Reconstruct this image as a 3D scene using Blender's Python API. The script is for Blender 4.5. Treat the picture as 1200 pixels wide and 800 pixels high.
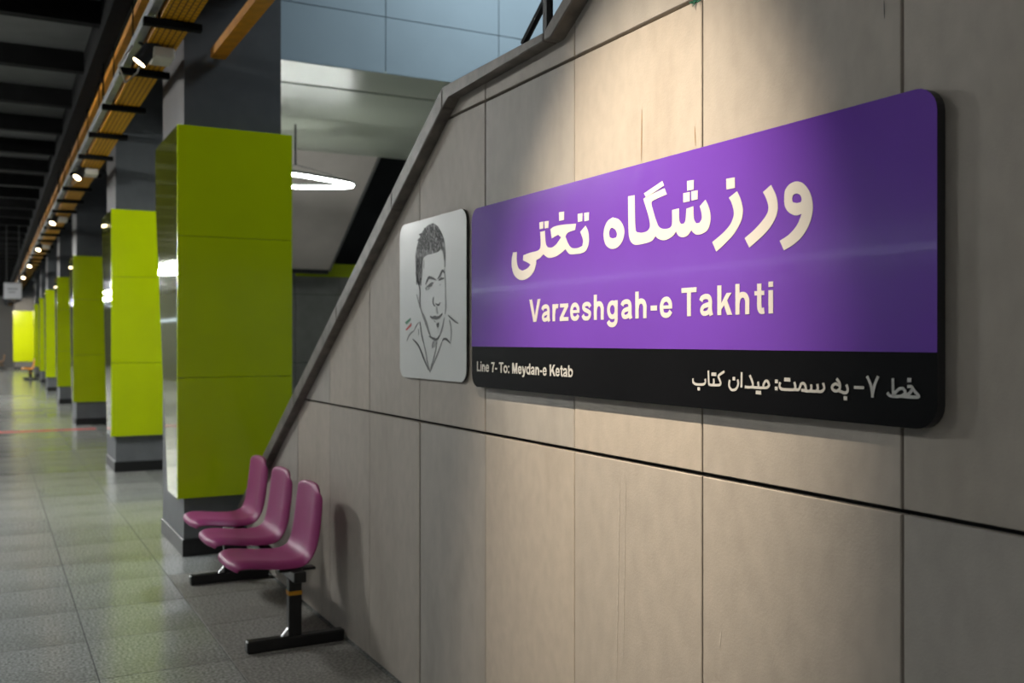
import bpy, bmesh, math, random
from mathutils import Vector, Matrix
from mathutils.geometry import tessellate_polygon
random.seed(7)
for _o in list(bpy.data.objects): bpy.data.objects.remove(_o)
SC = bpy.context.scene; COL = SC.collection

# ------------------------------------------------------------------ camera
W, H = 1200.0, 800.0
F_PX = 1150.0; VPX = -12.0; HOR = 398.4; CAM_H = 1.51
TH = math.atan((600 - VPX) / F_PX); ST, CT = math.sin(TH), math.cos(TH)
D = 1.586                                   # wall plane x = D, corridor runs along +y
cam = bpy.data.cameras.new('camera'); cam_o = bpy.data.objects.new('camera', cam); COL.objects.link(cam_o)
cam.sensor_width = 36; cam.lens = 36 * F_PX / W
cam.shift_y = (HOR - 400) / W
cam_o.location = (0, 0, CAM_H); cam_o.rotation_euler = (math.pi / 2, 0, -TH)
cam.dof.use_dof = True; cam.dof.focus_distance = 2.6; cam.dof.aperture_fstop = 3.6
cam.clip_start = 0.05; cam.clip_end = 200
SC.camera = cam_o

# ------------------------------------------------------------------ world, exposure
world = bpy.data.worlds.new('world'); SC.world = world; world.use_nodes = True
world.node_tree.nodes['Background'].inputs[0].default_value = (0.55, 0.62, 0.70, 1)
world.node_tree.nodes['Background'].inputs[1].default_value = 0.10
vs = SC.view_settings; vs.view_transform = 'Standard'; vs.look = 'None'; vs.gamma = 1; vs.exposure = 0.0
vs.use_curve_mapping = False

# light strengths (watts)
P_WASH, P_SPOT, P_LED, P_RING, P_HALL_FILL, P_LINE = 760, 45, 125, 52, 115, 2.2

# ------------------------------------------------------------------ pixel helpers
def ray(u, v):
    r = (u - 600) / F_PX
    return Vector((ST + r * CT, CT - r * ST, (HOR - v) / F_PX))
def on_x(u, v, X): d = ray(u, v); return d * (X / d.x) + Vector((0, 0, CAM_H))
def on_y(u, v, Y): d = ray(u, v); return d * (Y / d.y) + Vector((0, 0, CAM_H))
def on_z(u, v, Z): d = ray(u, v); return d * ((Z - CAM_H) / d.z) + Vector((0, 0, CAM_H))

# ------------------------------------------------------------------ materials
def mat(name, col, rough=0.5, metal=0.0, noise=None, bump=None, emit=None, spec=0.5, coat=0.0, wear=None):
    """noise=(scale, amount[, stretch]) colour variation; bump=(scale, strength); wear=(scale, colour, amount)"""
    m = bpy.data.materials.new(name); m.use_nodes = True
    nt = m.node_tree; b = nt.nodes['Principled BSDF']
    b.inputs['Base Color'].default_value = (*col, 1); b.inputs['Roughness'].default_value = rough
    b.inputs['Metallic'].default_value = metal; b.inputs['Specular IOR Level'].default_value = spec
    b.inputs['Coat Weight'].default_value = coat
    tc = nt.nodes.new('ShaderNodeTexCoord')
    def coord(stretch):
        mp = nt.nodes.new('ShaderNodeMapping'); nt.links.new(tc.outputs['Object'], mp.inputs[0])
        mp.inputs['Scale'].default_value = stretch; return mp.outputs[0]
    last = None
    if noise:
        st = noise[2] if len(noise) > 2 else (1, 1, 1)
        n = nt.nodes.new('ShaderNodeTexNoise'); n.inputs['Scale'].default_value = noise[0]
        n.inputs['Detail'].default_value = 6; nt.links.new(coord(st), n.inputs['Vector'])
        r = nt.nodes.new('ShaderNodeMapRange'); r.inputs[1].default_value = 0.3; r.inputs[2].default_value = 0.7
        r.inputs[3].default_value = 1 - noise[1]; r.inputs[4].default_value = 1 + noise[1]
        nt.links.new(n.outputs['Fac'], r.inputs[0])
        mx = nt.nodes.new('ShaderNodeVectorMath'); mx.operation = 'SCALE'
        mx.inputs[0].default_value = col; nt.links.new(r.outputs[0], mx.inputs['Scale'])
        nt.links.new(mx.outputs[0], b.inputs['Base Color']); last = mx.outputs[0]
    if wear:
        n = nt.nodes.new('ShaderNodeTexNoise'); n.inputs['Scale'].default_value = wear[0]; n.inputs['Detail'].default_value = 8
        nt.links.new(coord(wear[3] if len(wear) > 3 else (1, 1, 1)), n.inputs['Vector'])
        r = nt.nodes.new('ShaderNodeMapRange'); r.inputs[1].default_value = 0.52; r.inputs[2].default_value = 0.75
        r.inputs[4].default_value = wear[2]; nt.links.new(n.outputs['Fac'], r.inputs[0])
        mx = nt.nodes.new('ShaderNodeMix'); mx.data_type = 'RGBA'
        nt.links.new(r.outputs[0], mx.inputs[0])
        if last: nt.links.new(last, mx.inputs[6])
        else: mx.inputs[6].default_value = (*col, 1)
        mx.inputs[7].default_value = (*wear[1], 1); nt.links.new(mx.outputs[2], b.inputs['Base Color'])
    if bump:
        n = nt.nodes.new('ShaderNodeTexNoise'); n.inputs['Scale'].default_value = bump[0]; n.inputs['Detail'].default_value = 3
        nt.links.new(coord((1, 1, 1)), n.inputs['Vector'])
        bp = nt.nodes.new('ShaderNodeBump'); bp.inputs['Strength'].default_value = bump[1]
        bp.inputs['Distance'].default_value = bump[2] if len(bump) > 2 else 0.01
        nt.links.new(n.outputs['Fac'], bp.inputs['Height']); nt.links.new(bp.outputs[0], b.inputs['Normal'])
    if emit:
        b.inputs['Emission Color'].default_value = (*emit[0], 1); b.inputs['Emission Strength'].default_value = emit[1]
    return m
M = {}
M['panel'] = mat('wall_panel_concrete', (0.405, 0.36, 0.31), 0.62, noise=(22, 0.065, (1, 1, 0.6)), bump=(160, 0.12, 0.004), wear=(2.2, (0.24, 0.20, 0.16), 0.35, (1, 1.4, 0.5)))
M['panel_b'] = mat('wall_panel_concrete_cool', (0.385, 0.352, 0.312), 0.60, noise=(18, 0.07, (1, 1, 0.55)), bump=(160, 0.12, 0.004), wear=(3.1, (0.22, 0.20, 0.17), 0.35, (1, 1.6, 0.4)))
M['panel_c'] = mat('wall_panel_concrete_warm', (0.43, 0.377, 0.318), 0.62, noise=(26, 0.06, (1, 1, 0.7)), bump=(160, 0.12, 0.004), wear=(2.6, (0.26, 0.21, 0.16), 0.4, (1, 2.2, 0.3)))
M['backing'] = mat('joint_backing', (0.012, 0.011, 0.010), 0.9)
M['stone'] = mat('coping_stone', (0.15, 0.132, 0.115), 0.5, noise=(14, 0.35), bump=(60, 0.25, 0.004), wear=(6, (0.26, 0.23, 0.19), 0.5))
M['tile'] = mat('granite_polished', (0.34, 0.345, 0.33), 0.17, noise=(75, 0.6), spec=0.6, bump=(3, 0.06, 0.004), wear=(1.1, (0.19, 0.19, 0.175), 0.6))
M['tile_b'] = mat('granite_polished_light', (0.37, 0.37, 0.352), 0.20, noise=(85, 0.6), spec=0.6, bump=(3, 0.06, 0.004), wear=(1.4, (0.21, 0.21, 0.195), 0.6))
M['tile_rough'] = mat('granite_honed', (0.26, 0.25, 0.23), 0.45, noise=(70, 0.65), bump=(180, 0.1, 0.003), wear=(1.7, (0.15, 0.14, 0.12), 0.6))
M['grout'] = mat('floor_grout', (0.05, 0.05, 0.046), 0.8)
M['red'] = mat('red_floor_tape', (0.62, 0.05, 0.04), 0.6, noise=(20, 0.15))
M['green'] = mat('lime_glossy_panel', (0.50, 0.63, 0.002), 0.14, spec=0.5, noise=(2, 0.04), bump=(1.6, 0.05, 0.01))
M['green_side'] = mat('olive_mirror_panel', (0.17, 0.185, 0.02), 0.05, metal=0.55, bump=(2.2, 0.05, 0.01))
M['core'] = mat('column_grey_shaded', (0.072, 0.078, 0.085), 0.55, noise=(6, 0.10), bump=(40, 0.05))  # upper column grey, weaker light up there put into the colour
M['core_lit'] = mat('column_grey_lit', (0.135, 0.142, 0.15), 0.5, noise=(6, 0.10), bump=(40, 0.05))  # lighter copy of the column grey, stronger light at the base painted in
M['core_side'] = mat('column_side_darkened', (0.034, 0.028, 0.026), 0.55, noise=(5, 0.12, (1, 1, 0.3)))  # brown upper side face, darkened in colour to offset the lamps on it
M['black'] = mat('black_paint', (0.010, 0.010, 0.011), 0.38, noise=(30, 0.2))
M['beam'] = mat('black_beam_paint', (0.006, 0.006, 0.006), 0.9, spec=0.08, noise=(8, 0.3))
M['ceil'] = mat('dark_ceiling_board', (0.055, 0.057, 0.055), 0.8, noise=(4, 0.15))
M['dark'] = mat('dark_plaster', (0.035, 0.036, 0.038), 0.8, noise=(3, 0.2))
M['wallgrey'] = mat('grey_wall_tile', (0.24, 0.245, 0.23), 0.5, noise=(5, 0.12), wear=(2, (0.17, 0.17, 0.16), 0.5))
M['plaster'] = mat('grey_plaster', (0.22, 0.23, 0.23), 0.8, noise=(3, 0.10))
M['tray_post'] = mat('yellow_steel', (0.55, 0.22, 0.002), 0.5, noise=(12, 0.18))
M['rail'] = mat('grey_rail_metal', (0.16, 0.165, 0.165), 0.45, metal=0.3, noise=(9, 0.2))
M['driver'] = mat('cream_driver_box', (0.48, 0.45, 0.38), 0.6, noise=(12, 0.08))
M['cable'] = mat('pale_cable', (0.40, 0.38, 0.36), 0.6, noise=(20, 0.1))
M['lens'] = mat('warm_lens', (1, 0.9, 0.7), 0.4, emit=((1.0, 0.80, 0.50), 14), noise=(5, 0.01))
M['led'] = mat('white_led_strip', (1, 1, 1), 0.4, emit=((0.95, 1.0, 0.95), P_RING), noise=(5, 0.01))
for _k, _f in (('led_lo', 0.9), ('led_big', 0.44), ('led_hi', 2.5), ('led_far', 2.6)):
    M[_k] = mat('white_' + _k, (1, 1, 1), 0.4, emit=((0.98, 1.0, 0.97), P_LED * _f), noise=(5, 0.01))
M['fill_panel'] = mat('fill_panel_diffuser', (1, 1, 1), 0.5, emit=((0.82, 0.93, 1.0), 4), noise=(5, 0.01))  # glowing face of the added stair hall fill panel
M['ledline'] = mat('blue_led_line', (1, 1, 1), 0.4, emit=((0.62, 0.78, 1.0), P_LINE), noise=(5, 0.01))
M['steel'] = mat('brushed_steel', (0.42, 0.42, 0.42), 0.35, metal=0.9, noise=(30, 0.15))
M['weld'] = mat('bright_zinc', (0.65, 0.65, 0.68), 0.3, metal=0.8, noise=(60, 0.2))
M['pink'] = mat('magenta_plastic', (0.30, 0.030, 0.150), 0.48, noise=(7, 0.08), bump=(220, 0.05, 0.002), wear=(5, (0.36, 0.07, 0.23), 0.4))
M['orange'] = mat('orange_plastic', (0.75, 0.28, 0.01), 0.4, noise=(7, 0.08))
M['brown'] = mat('tan_plastic', (0.20, 0.11, 0.05), 0.5, noise=(7, 0.1))
M['yellow_tape'] = mat('yellow_tape', (0.72, 0.33, 0.01), 0.5, noise=(30, 0.1))
M['purple'] = mat('purple_sign_print', (0.155, 0.050, 0.43), 0.16, spec=0.55, noise=(3, 0.04), bump=(2.6, 0.22, 0.02), coat=0.15)
M['signblack'] = mat('black_sign_print', (0.004, 0.004, 0.005), 0.15, spec=0.22, noise=(3, 0.2), bump=(2.2, 0.08, 0.02))
M['letter'] = mat('off_white_letters', (0.66, 0.62, 0.57), 0.35, noise=(8, 0.03))
M['letter2'] = mat('light_grey_letters', (0.52, 0.51, 0.48), 0.4, noise=(8, 0.04))
M['signedge'] = mat('sign_edge', (0.02, 0.02, 0.022), 0.4, noise=(8, 0.1))
M['white'] = mat('white_panel_print', (0.74, 0.75, 0.73), 0.22, spec=0.5, noise=(2, 0.02), bump=(2.5, 0.05, 0.02))
M['ink'] = mat('dark_pencil', (0.055, 0.055, 0.055), 0.6, noise=(160, 0.5), wear=(220, (0.30, 0.30, 0.30), 0.7))
M['ink_soft'] = mat('soft_pencil', (0.20, 0.20, 0.20), 0.6, noise=(160, 0.3), wear=(180, (0.45, 0.455, 0.45), 0.8))
M['ink_pale'] = mat('pale_pencil', (0.36, 0.365, 0.36), 0.6, noise=(160, 0.15), wear=(150, (0.52, 0.53, 0.52), 0.8))
M['hair'] = mat('hatched_pencil', (0.13, 0.13, 0.13), 0.6, noise=(60, 0.6, (1, 1.6, 0.7)), wear=(42, (0.50, 0.50, 0.50), 0.95, (1, 1.5, 0.6)))
M['flag_green'] = mat('green_ink', (0.01, 0.17, 0.075), 0.5, noise=(50, 0.1))
M['flag_red'] = mat('red_ink', (0.55, 0.035, 0.03), 0.5, noise=(50, 0.1))
M['blue'] = mat('blue_grey_gloss', (0.27, 0.335, 0.375), 0.13, spec=0.6, noise=(1.3, 0.06), bump=(1.3, 0.12, 0.03))
M['soffit'] = mat('pale_glossy_soffit', (0.50, 0.53, 0.45), 0.30, spec=0.7, noise=(1.2, 0.06), bump=(1.1, 0.10, 0.03))
M['flight'] = mat('brown_metal_sheet', (0.60, 0.54, 0.50), 0.3, metal=0.1, noise=(1.2, 0.15), bump=(1.5, 0.12, 0.03))
M['sign_white'] = mat('hanging_sign_white', (0.60, 0.60, 0.62), 0.5, noise=(3, 0.03))
M['sign_grey'] = mat('hanging_sign_grey', (0.20, 0.20, 0.22), 0.5, noise=(3, 0.03))
M['notice'] = mat('notice_paper', (0.62, 0.68, 0.74), 0.5, noise=(3, 0.03))
M['leaf'] = mat('green_garland', (0.02, 0.16, 0.10), 0.5, noise=(30, 0.2))
M['glass'] = mat('balustrade_glass', (0.30, 0.36, 0.36), 0.08, noise=(3, 0.05)); M['glass'].node_tree.nodes['Principled BSDF'].inputs['Transmission Weight'].default_value = 0.8
def tray_material():
    m = mat('yellow_perforated_steel', (0.58, 0.27, 0.002), 0.6, noise=(10, 0.15), spec=0.15)
    nt = m.node_tree; b = nt.nodes['Principled BSDF']
    tc = nt.nodes.new('ShaderNodeTexCoord'); mp = nt.nodes.new('ShaderNodeMapping'); mp.inputs['Rotation'].default_value = (0, 0, math.pi / 2)
    br = nt.nodes.new('ShaderNodeTexBrick'); nt.links.new(tc.outputs['Object'], mp.inputs[0]); nt.links.new(mp.outputs[0], br.inputs[0])
    br.inputs['Color1'].default_value = br.inputs['Color2'].default_value = (0.58, 0.27, 0.002, 1)
    br.inputs['Mortar'].default_value = (0.10, 0.04, 0.004, 1)
    br.inputs['Scale'].default_value = 1.0; br.inputs['Brick Width'].default_value = 0.06; br.inputs['Row Height'].default_value = 0.034
    br.inputs['Mortar Size'].default_value = 0.004
    nt.links.new(br.outputs[0], b.inputs['Base Color']); return m
M['tray'] = tray_material()

# ------------------------------------------------------------------ mesh helpers
def bm_box(bm, x0, x1, y0, y1, z0, z1, bev=0.0, seg=1):
    n = bmesh.ops.create_cube(bm, size=1.0)['verts']
    for v in n:
        v.co = Vector((x0 + (v.co.x + .5) * (x1 - x0), y0 + (v.co.y + .5) * (y1 - y0), z0 + (v.co.z + .5) * (z1 - z0)))
    if bev:
        es = list({e for v in n for e in v.link_edges})
        bmesh.ops.bevel(bm, geom=es, offset=bev, segments=seg, profile=0.5, affect='EDGES')
def bm_prism(bm, pts, vec):
    """extrude the closed 3d loop pts along vec"""
    vec = Vector(vec); a = [bm.verts.new(p) for p in pts]; b = [bm.verts.new(Vector(p) + vec) for p in pts]
    n = len(pts); bm.faces.new(a); bm.faces.new(list(reversed(b)))
    for i in range(n): bm.faces.new((a[i], b[i], b[(i + 1) % n], a[(i + 1) % n]))
def bm_tube(bm, path, r, seg=8, closed=False):
    path = [Vector(p) for p in path]; n = len(path); rings = []
    for i, p in enumerate(path):
        if closed: t = path[(i + 1) % n] - path[i - 1]
        else: t = path[min(i + 1, n - 1)] - path[max(i - 1, 0)]
        t.normalize(); up = Vector((0, 0, 1)) if abs(t.z) < .95 else Vector((1, 0, 0))
        a = t.cross(up).normalized(); b = a.cross(t)
        rr = r[i] if isinstance(r, (list, tuple)) else r
        rings.append([bm.verts.new(p + a * rr * math.cos(2 * math.pi * k / seg) + b * rr * math.sin(2 * math.pi * k / seg)) for k in range(seg)])
    for i in range(n if closed else n - 1):
        A, B = rings[i], rings[(i + 1) % n]
        for k in range(seg): bm.faces.new((A[k], A[(k + 1) % seg], B[(k + 1) % seg], B[k]))
    if not closed: bm.faces.new(list(reversed(rings[0]))); bm.faces.new(rings[-1])
def link(name, bm, m, parent=None, smooth=False):
    me = bpy.data.meshes.new(name)
    bmesh.ops.recalc_face_normals(bm, faces=bm.faces[:])
    bm.to_mesh(me); bm.free()
    if smooth:
        for p in me.polygons: p.use_smooth = True
    for mm in (m if isinstance(m, (list, tuple)) else [m]): me.materials.append(mm)
    o = bpy.data.objects.new(name, me); COL.objects.link(o)
    if parent: o.parent = parent
    return o
def box(name, m, x0, x1, y0, y1, z0, z1, parent=None, bev=0.0, seg=1):
    bm = bmesh.new(); bm_box(bm, x0, x1, y0, y1, z0, z1, bev, seg); return link(name, bm, m, parent)
def tag(o, label, cat=None, group=None, kind=None):
    o['label'] = label
    if cat: o['category'] = cat
    if group: o['group'] = group
    if kind: o['kind'] = kind
    return o
def struct(o, label): o['kind'] = 'structure'; o['label'] = label; return o
def empty(name, loc=(0, 0, 0)):
    o = bpy.data.objects.new(name, None); o.empty_display_size = 0.1; o.location = loc; COL.objects.link(o); return o
def copy_tree(o, parent=None):
    c = o.copy(); COL.objects.link(c); c.parent = parent
    for ch in o.children: copy_tree(ch, c)
    return c

# ================================================================== STRUCTURE
# floor slab with granite tiles
floor = struct(box('floor', M['grout'], -3.6, 8.2, -4, 64, -0.12, -0.004), 'grey polished granite platform floor of square tiles')
TX, TY, TJ = 0.578, 0.63, 0.005
xj = [1.585 - TX * k for k in range(0, 9)]          # joints, from the wall outward
y0j = 5.35 - 0.63 * 14
tile_mesh = {}
def tile_obj(kind):
    if kind not in tile_mesh:
        bm = bmesh.new(); bm_box(bm, -TX / 2 + TJ / 2, TX / 2 - TJ / 2, -TY / 2 + TJ / 2, TY / 2 - TJ / 2, -0.02, 0.0, 0.0008)
        me = bpy.data.meshes.new('tile'); bmesh.ops.recalc_face_normals(bm, faces=bm.faces[:]); bm.to_mesh(me); bm.free()
        me.materials.append(M[kind]); tile_mesh[kind] = me
    return tile_mesh[kind]
nt_ = 0; rest = {'tile': bmesh.new()}
for iy in range(0, 110):
    yc = y0j + 0.63 * (iy + .5)
    if yc > 63.7 or yc < -3.6: continue
    for ix in range(-11, 9):
        xc = 1.585 - TX * (ix + .5)
        if xc > 8.1: continue
        near = 2.6 < yc < 30 and -0.2 < xc < 1.6 and nt_ < 290
        if near:
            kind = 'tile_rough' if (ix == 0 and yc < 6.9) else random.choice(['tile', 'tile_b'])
            o = bpy.data.objects.new('tile', tile_obj(kind)); o.location = (xc, yc, random.uniform(-.0006, 0)); o.parent = floor
            COL.objects.link(o); nt_ += 1
        else:
            bm_box(rest['tile'], xc - TX / 2 + TJ / 2, xc + TX / 2 - TJ / 2, yc - TY / 2 + TJ / 2, yc + TY / 2 - TJ / 2, -0.02, 0.0)
o = link('outer_tiles', rest['tile'], M['tile'], floor); o['kind'] = 'stuff'
# red line across the floor
box('red_line', M['red'], -1.5, 1.6, 18.0, 18.22, 0.0, 0.002, floor)

# ---- right wall: concrete panels under the sloping stair coping
RUN = (6.76, 0.585)                                  # where the lower run meets the column foot
TOPP = [(7.2, 0.215), (3.462, 2.484), (2.678, 2.478), (-1.0, 4.61)]
BOTP = [(7.2, 0.130), (3.405, 2.437), (2.634, 2.450), (-1.0, 4.558)]   # (y, z) coping top line, going toward the camera
def top_z(y, L=TOPP):
    for (ya, za), (yb, zb) in zip(L, L[1:]):
        if yb <= y <= ya: return za + (zb - za) * (ya - y) / (ya - yb)
    return L[-1][1]
WALL_END = 6.92
def capz(y): return top_z(y, BOTP)
def wall_poly(ya, yb, z0, z1):
    """region ya<y<yb, z0<z<min(z1,capz)"""
    ys = [ya, yb] + [p[0] for p in BOTP if ya < p[0] < yb]
    # crossings of capz with z1 and z0
    N = 400
    for lim in (z0, z1):
        prev = capz(ya) - lim
        for k in range(1, N + 1):
            y = ya + (yb - ya) * k / N; cur = capz(y) - lim
            if prev * cur < 0: ys.append(y - (yb - ya) / N * cur / (cur - prev))
            prev = cur
    ys = sorted(set(ys)); ys = [y for y in ys if capz(y) > z0 - 1e-4]
    if len(ys) < 2 or ys[-1] - ys[0] < 0.02: return None
    top = []
    for y in ys:
        zt = min(z1, capz(y)); top.append((y, max(zt, z0)))
    pts = [(ys[0], z0), (ys[-1], z0)] + list(reversed(top))
    out = []
    for p in pts:
        if not out or (abs(p[0] - out[-1][0]) + abs(p[1] - out[-1][1])) > 1e-3: out.append(p)
    if abs(out[0][0] - out[-1][0]) + abs(out[0][1] - out[-1][1]) < 1e-3: out.pop()
    return out if len(out) > 2 else None
wp = wall_poly(-1.0, WALL_END, -0.0, 9)
bm = bmesh.new(); bm_prism(bm, [(D + 0.022, y, z) for y, z in wp], (0.14, 0, 0))
wall_right = struct(link('wall_right', bm, M['backing']), 'stair side wall of large beige-grey concrete panels with dark joints')
JW = 0.008
rows = [0.012, 1.172, 2.377, 3.582, 4.787]
k = 0
for ci in range(-4, 10):
    ya = 1.345 + 0.6135 * ci + JW / 2 * 0.7; yb = 1.345 + 0.6135 * (ci + 1) - JW / 2 * 0.7
    ya = max(ya, -1.0); yb = min(yb, WALL_END)
    if yb - ya < 0.03: continue
    for r in range(4):
        pts = wall_poly(ya, yb, rows[r] + 0.0055, rows[r + 1] - 0.0055)
        if not pts: continue
        x = D + random.uniform(-0.0012, 0.0012)
        bm = bmesh.new(); bm_prism(bm, [(x, y, z) for y, z in pts], (0.022, 0, 0))
        fr = [f for f in bm.faces if abs(f.calc_center_median().x - x) < 1e-4]
        es = list({e for f in fr for e in f.edges})
        try: bmesh.ops.bevel(bm, geom=es, offset=0.0018, segments=1, affect='EDGES')
        except Exception: pass
        k += 1
        link('panel', bm, M[['panel', 'panel_b', 'panel_c', 'panel'][(ci * 7 + r * 3) % 4]], wall_right)
# coping stones along the stair edge
trim = struct(empty('trim_1', (D, 6.7, 0)), 'dark stone coping stepping up along the stair edge')
trim.location = (0, 0, 0)
def coping_piece(ya, yb):
    gap = 0.002
    za, zb = top_z(ya), top_z(yb)
    bm = bmesh.new()
    loop = [(ya, za), (yb, zb), (yb, capz(yb))] + [p for p in reversed(BOTP) if yb < p[0] < ya] + [(ya, capz(ya))]
    bm_prism(bm, [(D - 0.05, y, z) for y, z in loop], (0.26, 0, 0))
    bmesh.ops.bevel(bm, geom=bm.edges[:], offset=0.004, segments=1, affect='EDGES')
    link('coping_stone', bm, M['stone'], trim)
cuts = [6.98, 6.3, 5.55, 4.77, 4.0, 3.462, 2.678, 1.95, 1.15, 0.3, -1.0]
for a, b in zip(cuts, cuts[1:]): coping_piece(a - 0.002, b + 0.002)

# ---- stair flight behind the wall
stair = struct(empty('trim_2'), 'concrete stair flight rising behind the panelled wall')
for i in range(14):
    y1 = 6.7 - 0.275 * i; z1 = 0.1665 * (i + 1)
    if z1 > 2.30: break
    box('step', M['plaster'], D + 0.165, 3.55, y1 - 0.275, y1, max(0.0, z1 - 0.36), z1, stair)
box('landing', M['plaster'], D + 0.165, 3.55, 1.9, 2.85, 2.0, 2.33, stair)
wall_poly_far = [(3.56, y, z) for y, z in wall_poly(-1.0, WALL_END, 0.0, 9)]
bm = bmesh.new(); bm_prism(bm, wall_poly_far, (0.14, 0, 0)); struct(link('wall_stair', bm, M['plaster']), 'plain far side wall of the stair')

# ---- stair hall: bulkhead, landing soffit, second flight underside, rear wall
bulk = struct(box('wall_bulkhead', M['dark'], 1.93, 7.6, 8.03, 8.25, 3.83, 6.0), 'blue-grey glossy bulkhead above the stair opening')
bx = [1.93, 3.02, 4.12, 5.2, 6.4, 7.6]; bz = [3.81, 4.30, 5.10, 6.0]
# joints of the bulkhead sheets slope a little off level, as they hang in the photograph
for a, b in zip(bx, bx[1:]):
    for c, d in zip(bz, bz[1:]): box('sheet', M['blue'], a + .003, b - .003, 8.0, 8.03, c + .003, d - .003, bulk, 0.002)
box('end_trim', M['core_side'], 1.84, 1.93, 7.98, 8.3, 3.81, 6.0, bulk)
sof = struct(box('ceiling_soffit', M['dark'], 1.93, 7.6, 8.25, 11.7, 3.87, 4.0), 'pale glossy soffit under the stair landing')
sy = [8.0, 8.66, 9.97, 11.7]
for i, (a, b) in enumerate(zip(sy, sy[1:])):
    g = 0.05 if i == 1 else 0.008
    for (xa, xb) in ((1.93, 4.6), (4.6, 7.6)):
        box('sheet', M['soffit'], xa + .002, xb - .002, a + (g if i == 1 else .002), b - .006, 3.81, 3.835, sof, 0.002)
# underside of the second flight
fl = struct(empty('ceiling_flight'), 'brown metal underside of the second stair flight'); 
SL = 0.633
bm = bmesh.new(); bm_prism(bm, [(2.2, 11.72, 3.81), (2.2, 13.75, 3.81 - SL * 2.03), (2.2, 13.75, 3.81 - SL * 2.03 + 0.25), (2.2, 11.72, 4.06)], (2.12, 0, 0))
link('underside', bm, M['flight'], fl)
bm = bmesh.new(); bm_prism(bm, [(4.323, 11.72, 3.80), (4.323, 13.77, 3.80 - SL * 2.05), (4.323, 13.77, 3.80 - SL * 2.05 + 0.3), (4.323, 11.72, 4.1)], (0.03, 0, 0))
link('edge_strip', bm, M['steel'], fl)
box('edge_strip', M['black'], 2.2, 4.32, 13.75, 13.80, 2.46, 2.60, fl)
rw = struct(box('wall_rear', M['backing'], 2.0, 8.2, 14.53, 14.7, 0, 2.62), 'grey tiled rear wall below the stair')
zr = [0.0, 1.17, 2.20, 2.60]
for i in range(9):
    xa = 2.0 + 0.68 * i
    for c, d in zip(zr, zr[1:]): box('panel', M['wallgrey'], xa + .004, min(xa + .68, 8.2) - .004, 14.5, 14.53, c + .004, d - .004, rw, 0.002)
box('green_band', M['green'], 4.05, 5.6, 14.44, 14.5, 2.47, 2.67, rw, 0.004)
struct(box('wall_upper', M['dark'], 1.9, 8.2, 14.9, 15.1, 2.4, 6.0), 'dark void wall above the grey tiles')
struct(box('ceiling_hall', M['plaster'], 1.93, 8.2, -4, 15.1, 6.0, 6.15), 'high plain ceiling of the stair hall')
struct(box('wall_hall', M['plaster'], 8.2, 8.35, -4, 15.1, 0, 6.0), 'plain side wall of the stair hall')
struct(box('wall_front', M['plaster'], -6.2, 8.3, -4.2, -4.0, 0, 6.0), 'plain end wall behind the viewer')
struct(box('wall_left', M['plaster'], -6.2, -6.0, -4, 64, -1.1, 4.2), 'plain trackside wall across the rails')
struct(box('floor_track', M['dark'], -6.0, -3.6, -4, 64, -1.2, -1.1), 'dark track bed beside the platform')
struct(box('wall_platform_edge', M['plaster'], -3.62, -3.6, -4, 64, -1.1, -0.12), 'platform edge riser above the track bed')
struct(box('wall_far', M['core'], -6.0, 8.2, 63.0, 63.2, 0, 4.3), 'dark grey wall at the far end of the platform')
struct(box('wall_side', M['core'], 8.2, 8.35, 15.1, 63, 0, 4.3), 'dark side wall behind the far columns')

# ---- dark ceiling with black cross beams
ceil = struct(box('ceiling', M['ceil'], -6.2, 0.80, -4, 63, 4.14, 4.25), 'dark boarded ceiling with black cross beams')
bmesh_beam = None
for i in range(-7, 36):
    y = 8.28 + 1.525 * i
    if not -3.8 < y < 62: continue
    if bmesh_beam is None:
        b0 = box('beam', M['beam'], -6.0, 0.78, -0.055, 0.055, 3.96, 4.14, ceil); bmesh_beam = b0; b0.location.y = y
    else:
        b = b0.copy(); b.location.y = y; COL.objects.link(b)
box('long_beam', M['beam'], 0.76, 0.88, -4, 62, 3.86, 4.25, ceil)
struct(box('ceiling_service', M['dark'], 0.88, 1.93, -4, 63, 4.55, 4.7), 'black service void over the cable trays')
struct(box('ceiling_back', M['dark'], 1.93, 8.2, 15.1, 63, 4.2, 4.35), 'dark ceiling behind the columns')
box('hanger_strip', M['beam'], 1.89, 1.93, -4, 7.9, 4.2, 6.0, ceil)

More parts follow.
